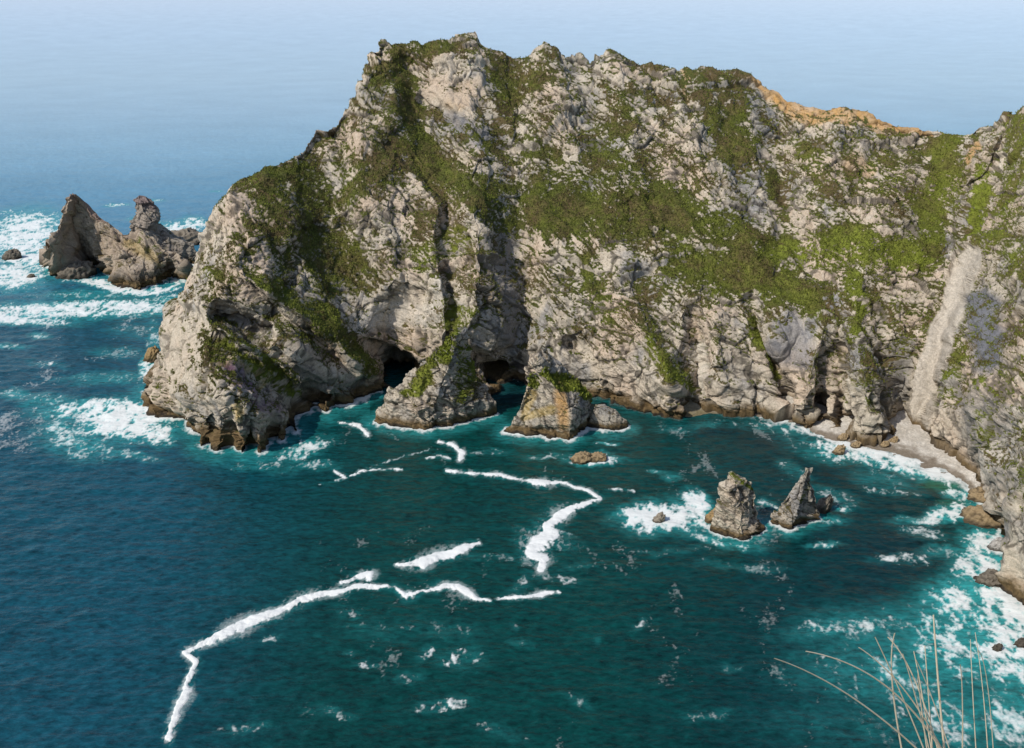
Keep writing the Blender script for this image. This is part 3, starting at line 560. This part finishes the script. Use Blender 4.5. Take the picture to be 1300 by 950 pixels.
    blot(100,394,180,14,1.15,-2,1.2); blot(0,404,100,8,1.4,4,1.1); blot(200,385,60,12,.7,-8,1.2); blot(130,375,100,8,.55,0,1.2); blot(225,360,26,8,.9,-20,1.); blot(190,350,90,24,.3,0,.9)
    blot(30,300,60,34,1.25,-12,1.2); blot(45,330,60,22,1.3,10,1.1); blot(10,352,60,20,1.2,0,1.1); blot(80,345,50,12,1.15,8,1.1); blot(140,364,60,8,1.25,14,1.1); blot(200,370,40,5,1.1,-12,1.1); blot(60,272,50,4,1.,-3,.6); blot(30,283,36,4,.7,10,.5); blot(85,285,22,6,1.,0,.6); blot(15,270,24,3,.7); blot(150,260,16,2,.9); blot(195,255,16,2,.6)
    blot(225,290,34,10,1.1,0,1); blot(245,283,20,9,1.,0,1); blot(225,320,26,7,1.1,8,1); blot(240,302,22,4,1.,0,1); blot(180,279,20,3,.8); blot(140,262,10,1.5,.8); blot(275,243,10,1.5,.8)
    # inner bay and beach surf
    streak([(958,524,3),(985,533,3),(1005,538,4),(1030,550,4),(1060,560,6),(1100,572,6),(1130,577,7),(1165,589,9),(1200,602,10),(1225,617,10),(1245,637,10)], .5); blot(380,572,44,12,.75,-18,.9); blot(335,592,50,9,.55,0,.7); blot(400,590,36,8,.6,0,.6); blot(620,575,30,6,.55,0,.4); blot(700,580,40,5,.5,0,.5)
    blot(985,527,40,9,.9,8,.7); blot(1000,545,60,12,.62,10,.7); blot(1060,572,44,16,.8,10,.9); blot(1030,560,50,20,.45,10,.7); blot(1110,583,40,12,.9,10,1); blot(1150,592,46,14,.85,18,1.1); blot(1190,610,40,14,.8,22,1.1); blot(1120,610,50,16,.42,15,.8); blot(1215,628,40,10,.95,20,1); blot(1200,655,40,12,.9,-10,1.); blot(1060,632,40,10,.55,20,.5); blot(1130,625,40,5,.7,8,.4); blot(1010,597,26,9,.7,25,.5); blot(1230,645,30,10,.9)
    blot(915,538,60,8,.5,0,.4); blot(860,545,30,8,.5,0,.5); blot(895,540,26,5,.5)
    blot(1255,690,36,28,1.3,20,1.2); blot(1245,722,46,34,1.3,0,1.3); blot(1285,768,66,30,1.6,20,1.2); blot(1240,760,70,36,1.05,0,1.3); blot(1150,710,50,8,.7,0,.3); blot(1160,662,30,7,.6); blot(1180,680,40,8,.6,10,.4); blot(1200,700,36,8,.5)
    blot(1240,820,120,70,.75,0,1.3); blot(1290,830,80,55,1.0,0,1.2); blot(1130,800,120,36,.45,0,1.0); blot(1080,795,90,16,.6,-8,.9); blot(1180,850,170,55,.55,0,1.1); blot(1270,900,140,60,.6,0,1.1); blot(1120,920,150,40,.3,0,.7); blot(1330,740,60,120,1.,0,1.2)
    # surf along the rock feet
    for ft in FEET:
        ft = ft[::max(1, len(ft)//(420 if len(ft) > 900 else 110))]; lo, hi = ft.min(0)-32, ft.max(0)+32
        rr = np.where((y[:, 0] > lo[1]) & (y[:, 0] < hi[1]))[0]; c2 = np.where((x[0] > lo[0]) & (x[0] < hi[0]))[0]
        if not len(rr) or not len(c2): continue
        ss = (slice(rr[0], rr[-1]+1), slice(c2[0], c2[-1]+1)); d, _, _ = pdist((x+wf*2)[ss], (y+wf*1.4)[ss], ft, 1.35)
        sc1 = np.clip((y[ss]-230)/330, .45, 1.); ex = np.where((x[ss] < 470) | (x[ss] > 1225), 1.5, 1.) ; d = d/sc1/ex
        f = (1-sstep(.5, 6.5, d-5*tex[ss]-2.5*bl[ss])); f = np.maximum(f, (1-sstep(1., 2.6, d))*.8)
        cv = (np.hypot(x[ss]-650, (y[ss]-500)*1.2) < 34) | (np.hypot(x[ss]-505, y[ss]-478) < 26); sk = np.where(cv, .15, 1.)-sstep(640, 700, x[ss])*(1-sstep(960, 1000, x[ss]))*(y[ss] < 540)*.75
        foam[ss] = np.maximum(foam[ss], f*sk); aer[ss] = np.maximum(aer[ss], (1-sstep(3, 24, d))*.6*sk)
    # faint marbling
    inside = sstep(300, 460, x)*sstep(500, 560, y)
    rd = R(fbm(Q*[1, .55, 1], 42., 5, .6, off=101., ridge=True)); msk = R(fbm(Q, 60., 2, .5, off=120.))
    foam = np.maximum(foam, inside*sstep(.78, .98, rd+.3*spk+.45*msk)*.4); foam = np.maximum(foam, (1-inside)*sstep(330,380,y)*(1-sstep(560,640,y))*sstep(.66, .95, rd+.3*spk+.35*msk-.15*sstep(0,300,x))*.6)
    # whitecap flecks far out
    foam = np.maximum(foam, (1-sstep(330,380,y))*sstep(240,290,y)*(x < 300)*sstep(.55,.9, tex)*.5)
    aer = np.clip(aer, 0, 1); FO = np.zeros((nr, nc)); AE = np.zeros((nr, nc)); FO[sl] = foam; AE[sl] = aer
    # water body colour, with distance haze painted into the far sea
    deep = col(.001, .024, .028); teal = col(.001, .039, .035); blue = col(.004, .052, .076); far = col(.12, .28, .42)
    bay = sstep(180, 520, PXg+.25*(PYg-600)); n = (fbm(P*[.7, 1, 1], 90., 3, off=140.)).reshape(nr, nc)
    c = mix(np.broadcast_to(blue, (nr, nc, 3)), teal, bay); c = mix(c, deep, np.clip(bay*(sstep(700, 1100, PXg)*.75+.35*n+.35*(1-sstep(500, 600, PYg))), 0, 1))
    tab = [(430, .004, .052, .076), (560, .007, .080, .118), (700, .028, .135, .22), (940, .095, .23, .335), (1211, .18, .325, .435), (1700, .26, .39, .50), (2317, .315, .44, .55), (5000, .37, .49, .63), (20000, .46, .55, .69)]  # colour by distance: aerial haze painted as ever paler water
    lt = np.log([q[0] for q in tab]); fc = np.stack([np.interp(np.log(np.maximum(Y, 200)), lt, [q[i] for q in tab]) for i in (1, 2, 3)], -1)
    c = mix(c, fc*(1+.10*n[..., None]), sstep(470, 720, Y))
    kelp_dark = np.zeros((nr, nc)); kx, ky = x+w1*14, y+w2*9
    def kb(cx_, cy_, rx, ry, k): return k*(1-sstep(.2, 1.2, np.sqrt(((kx-cx_)/rx)**2+((ky-cy_)/ry)**2)))
    kg = np.maximum.reduce([kb(1195,617,34,11,1.), kb(1215,640,26,8,.6)]); kd = np.maximum.reduce([kb(1000,560,70,14,.75), kb(900,545,70,14,.6), kb(1080,600,70,18,.55), kb(1110,735,30,50,.35), kb(1140,700,80,40,.5), kb(640,500,40,20,.9), kb(500,500,40,16,.8)])  # kg green weed; kd darker water, including painted shade at the cave mouths
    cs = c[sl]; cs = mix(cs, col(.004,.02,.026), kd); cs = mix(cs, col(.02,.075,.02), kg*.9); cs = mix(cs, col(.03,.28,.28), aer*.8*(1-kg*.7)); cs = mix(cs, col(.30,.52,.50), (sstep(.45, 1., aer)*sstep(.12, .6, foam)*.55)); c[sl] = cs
    # real waves
    amp = (1-sstep(600, 2500, Yr))[:, None]*(Yr > 100)[:, None]; sh = 1-.55*bay
    h = (fbm(P*[.55, 1.1, 1], 22., 2, .5, off=200)*.9).reshape(nr, nc)*sh + (fbm(P*[.6, 1.15, 1], 6.5, 3, .55, off=210)*.95).reshape(nr, nc)
    G[..., 2] += h*amp*.85; G[..., 2][sl] += foam*.18
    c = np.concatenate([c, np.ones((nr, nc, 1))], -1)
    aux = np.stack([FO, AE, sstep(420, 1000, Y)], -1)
    m, nt, b = nmat('sea_water'); Lk = nt.links.new; tc = N(nt, 'ShaderNodeTexCoord')
    at = N(nt, 'ShaderNodeVertexColor', layer_name='Col'); ax = N(nt, 'ShaderNodeVertexColor', layer_name='Aux'); sep = N(nt, 'ShaderNodeSeparateColor'); Lk(ax.outputs[0], sep.inputs[0])
    mp = N(nt, 'ShaderNodeMapping'); mp.inputs['Scale'].default_value = (.55, 1.25, 1); mp.inputs['Rotation'].default_value = (0, 0, .12); Lk(tc.outputs['Object'], mp.inputs[0])
    nf = N(nt, 'ShaderNodeTexNoise', Scale=2.2, Detail=6., Roughness=.8); Lk(mp.outputs[0], nf.inputs['Vector'])
    fo = MathN(nt, 'MULTIPLY_ADD', MathN(nt, 'SUBTRACT', nf.outputs[0], .5), 1.1, sep.outputs[0])
    mr = N(nt, 'ShaderNodeMapRange', interpolation_type='SMOOTHSTEP'); mr.inputs['From Min'].default_value = .08; mr.inputs['From Max'].default_value = 1.3
    Lk(MathN(nt, 'MULTIPLY', fo, MathN(nt, 'MULTIPLY', sep.outputs[0], 6., clamp=True)), mr.inputs['Value'])
    mc = N(nt, 'ShaderNodeMix', data_type='RGBA'); Lk(mr.outputs[0], mc.inputs[0])
    r1 = N(nt, 'ShaderNodeTexNoise', Scale=.42, Detail=5., Roughness=.7, Distortion=.3); Lk(mp.outputs[0], r1.inputs['Vector']); r2 = N(nt, 'ShaderNodeTexNoise', Scale=.06, Detail=3., Roughness=.6); Lk(mp.outputs[0], r2.inputs['Vector'])
    rk = MathN(nt, 'MULTIPLY_ADD', MathN(nt, 'SUBTRACT', r1.outputs[0], .5), 3.0, MathN(nt, 'MULTIPLY_ADD', r2.outputs[0], .8, .6)); rk = MathN(nt, 'MAXIMUM', rk, .3)  # light and dark of wave facets painted into the water colour
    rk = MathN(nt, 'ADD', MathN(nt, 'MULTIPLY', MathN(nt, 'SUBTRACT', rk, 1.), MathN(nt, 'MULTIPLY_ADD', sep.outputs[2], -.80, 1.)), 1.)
    rs = N(nt, 'ShaderNodeVectorMath', operation='SCALE'); Lk(at.outputs[0], rs.inputs[0]); Lk(rk, rs.inputs['Scale']); Lk(rs.outputs[0], mc.inputs[6]); mc.inputs[7].default_value = (.72, .73, .71, 1)
    Lk(mc.outputs[2], b.inputs['Base Color'])
    rg = MathN(nt, 'MULTIPLY_ADD', mr.outputs[0], .6, .22); Lk(rg, b.inputs['Roughness']); b.inputs['IOR'].default_value = 1.33
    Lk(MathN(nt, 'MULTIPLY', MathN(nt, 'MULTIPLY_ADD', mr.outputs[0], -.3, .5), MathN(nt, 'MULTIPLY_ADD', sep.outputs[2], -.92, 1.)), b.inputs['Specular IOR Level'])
    ns = []
    for sc_, st in ((.16, .24), (.55, .36), (2.0, .2)):
        q = N(nt, 'ShaderNodeTexNoise', Scale=sc_, Detail=4., Roughness=.62); Lk(mp.outputs[0], q.inputs['Vector']); ns.append(MathN(nt, 'MULTIPLY', q.outputs[0], st/sc_*.5))
    hh = MathN(nt, 'ADD', MathN(nt, 'ADD', ns[0], ns[1]), ns[2]); bp = N(nt, 'ShaderNodeBump', Strength=.75, Distance=1.); Lk(hh, bp.inputs['Height']); Lk(bp.outputs[0], b.inputs['Normal'])
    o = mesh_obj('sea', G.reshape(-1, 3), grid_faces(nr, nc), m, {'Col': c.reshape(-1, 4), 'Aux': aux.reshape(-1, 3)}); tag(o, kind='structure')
sea()
# ------------------------------------------------------------------ the clifftop the picture is taken from, and its grass
def clifftop():
    prof = [(-60, 199.5), (-20, 198.2), (-4, 197.75), (.5, 197.6), (1.7, 197.62), (2.15, 197.45), (3.5, 192), (14, 160), (60, 95), (110, 40), (140, 12), (146, -6)]
    s = np.linspace(0, 1, 160); k = np.linspace(0, 1, len(prof)); yy = np.interp(s, k, [p[0] for p in prof]); zz = np.interp(s, k, [p[1] for p in prof])
    xs = np.concatenate([np.linspace(-240, -6, 40, endpoint=False), np.linspace(-6, 6, 160), np.linspace(6.5, 240, 40)]); X, Yv = np.meshgrid(xs, yy); Z = np.broadcast_to(zz[:, None], X.shape)
    G = np.stack([X, Yv, Z], -1); P = G.reshape(-1, 3); near = np.exp(-np.hypot(P[:, 0], P[:, 1])/14.)
    G[..., 1] += ((1-near)*fbm(P, 30., 4)*9*(P[:, 1] > 2.5) - (1-near)*(np.abs(P[:, 0]) > 8)*3).reshape(X.shape); G[..., 2] += (fbm(P, .5, 4)*.05*near).reshape(X.shape)
    c = mix(OLIVE*1.2, HEATH, sstep(-.2, .3, fbm(P, .6, 3))); c = mix(c, PALE, sstep(6, 12, -(P[:, 2]-197)))
    tag(mesh_obj('clifftop', P*0+G.reshape(-1, 3), grid_faces(*X.shape), ROCK, {'Col': c}), kind='structure')
clifftop()
def stem_material():
    m, nt, b = nmat('dry_grass_stem'); tc = N(nt, 'ShaderNodeTexCoord'); n = N(nt, 'ShaderNodeTexNoise', Scale=30.); nt.links.new(tc.outputs['Object'], n.inputs['Vector'])
    r = N(nt, 'ShaderNodeValToRGB'); r.color_ramp.elements[0].color = (.58, .44, .27, 1); r.color_ramp.elements[1].color = (.80, .72, .58, 1); nt.links.new(n.outputs[0], r.inputs[0]); nt.links.new(r.outputs[0], b.inputs['Base Color'])
    b.inputs['Roughness'].default_value = .6; return m
STEM = stem_material()
def stem(parent, pts, Yd, w):
    """pts: image pixel points root->tip at distance Yd"""
    p = np.array(pts, float); k = np.linspace(0, 1, len(p)); s = np.linspace(0, 1, 26)
    if len(p) == 3: q = (1-s)[:, None]**2*p[0]+2*(s*(1-s))[:, None]*(2*p[1]-.5*(p[0]+p[2]))+(s**2)[:, None]*p[2]
    else: q = p[0]+(p[1]-p[0])*s[:, None]
    Y = Yd[0]+(Yd[1]-Yd[0])*s; A = world(q[:, 0], q[:, 1], Y); m = Y/1000.
    nr = 6; th = np.arange(nr)/nr*2*np.pi; T = np.gradient(A, axis=0); T /= np.linalg.norm(T, axis=1)[:, None]
    U = np.cross(T, [0, 1, 0]); U /= np.linalg.norm(U, axis=1)[:, None]; Vv = np.cross(T, U); r = (w*m*(1-.45*s))[:, None, None]
    G = A[:, None]+r*(np.cos(th)[None, :, None]*U[:, None]+.6*np.sin(th)[None, :, None]*Vv[:, None])
    mesh_obj('stem', G.reshape(-1, 3), grid_faces(26, nr, True), STEM, parent=parent)
def tuft(label, root, stems, Y=1.9):
    r = world(root[0], root[1], Y); e = empty('grass_tuft', tuple(r)); bpy.context.view_layer.update()
    tag(e, label, 'grass', 'dry grass tufts on the clifftop edge')
    for s in stems:
        (mx, my), (tx_, ty_) = s[0]; ex = mx+(mx-tx_)*(root[1]-my)/(my-ty_); rx = np.clip(ex, root[0]-50, root[0]+30)
        stem(e, [(.6*rx+.4*root[0], root[1]), (mx, my), (tx_, ty_)], (Y, Y-s[2]), s[1]*1.05)
tuft('bleached grass tuft leaning far out to the left over the cliff edge', (1205, 1010), [([(1100,898),(983,836)], 1.5, .25), ([(1140,884),(1023,827)], 1.6, .2), ([(1160,892),(1090,822)], 1.3, .1)])
tuft('short dry grass tuft with crossing orange-tinted stems, left of the tallest stem', (1188, 1015), [([(1152,900),(1111,809)], 1.2, .1), ([(1168,880),(1127,809)], 1.3, 0), ([(1134,880),(1136,804)], 1.4, .1), ([(1165,895),(1146,830)], 1.1, .1), ([(1170,900),(1165,857)], 1.1, .1), ([(1172,890),(1160,827)],1.1,.0), ([(1180,900),(1174,820)],1.2,0.)])
tuft('tallest pale grass tuft standing straight up near the right corner', (1210, 1012), [([(1194,900),(1185,781)], 1.9, 0), ([(1190,905),(1163,838)], 1.0, .1), ([(1222,900),(1219,844)], 1.1, .1)])
tuft('thin faint grass tuft at the far right of the dry grasses', (1246, 1014), [([(1236,900),(1232,812)], .9, 0), ([(1250,900),(1238,803)], .9, 0), ([(1255,880),(1242,826)], .8, .1)])
# ------------------------------------------------------------------ light, haze, camera
SUN_EL, SUN_AZ = math.radians(45), math.radians(-124)      # azimuth from +Y towards +X
sd = np.array([math.sin(SUN_AZ)*math.cos(SUN_EL), math.cos(SUN_AZ)*math.cos(SUN_EL), math.sin(SUN_EL)])
from mathutils import Vector
sun = bpy.data.lights.new('sun', 'SUN'); sun.energy = 3.9; sun.angle = math.radians(.5); sun.color = (1, .945, .86)
so = bpy.data.objects.new('sun', sun); C.objects.link(so); so.rotation_euler = Vector(sd).to_track_quat('Z', 'Y').to_euler(); so.location = (0, -50, 400)
w = bpy.data.worlds.new('World'); bpy.context.scene.world = w; w.use_nodes = True; nt = w.node_tree; bg = nt.nodes['Background']
sky = nt.nodes.new('ShaderNodeTexSky'); sky.sky_type = 'NISHITA'; sky.sun_disc = False; sky.sun_elevation = SUN_EL; sky.sun_rotation = SUN_AZ; sky.air_density = 1.; sky.dust_density = .9; sky.ozone_density = 1.2
nt.links.new(sky.outputs[0], bg.inputs[0]); bg.inputs[1].default_value = .15
cam = bpy.data.cameras.new('camera'); co = bpy.data.objects.new('camera', cam); C.objects.link(co); co.location = (0, 0, CAMH); co.rotation_euler = (math.radians(90)-PITCH, 0, 0)
cam.sensor_fit = 'HORIZONTAL'; cam.sensor_width = 36; cam.lens = F*36/W0; cam.clip_start = .1; cam.clip_end = 200000
sc_ = bpy.context.scene; sc_.camera = co; sc_.render.engine = 'CYCLES'; sc_.cycles.use_denoising = True; sc_.cycles.max_bounces = 4; sc_.cycles.sample_clamp_direct = 4; sc_.cycles.sample_clamp_indirect = 2; sc_.cycles.caustics_reflective = False; sc_.cycles.use_adaptive_sampling = True
sc_.view_settings.view_transform = 'Standard'; sc_.view_settings.look = 'None'; sc_.view_settings.exposure = 0; sc_.view_settings.gamma = 1
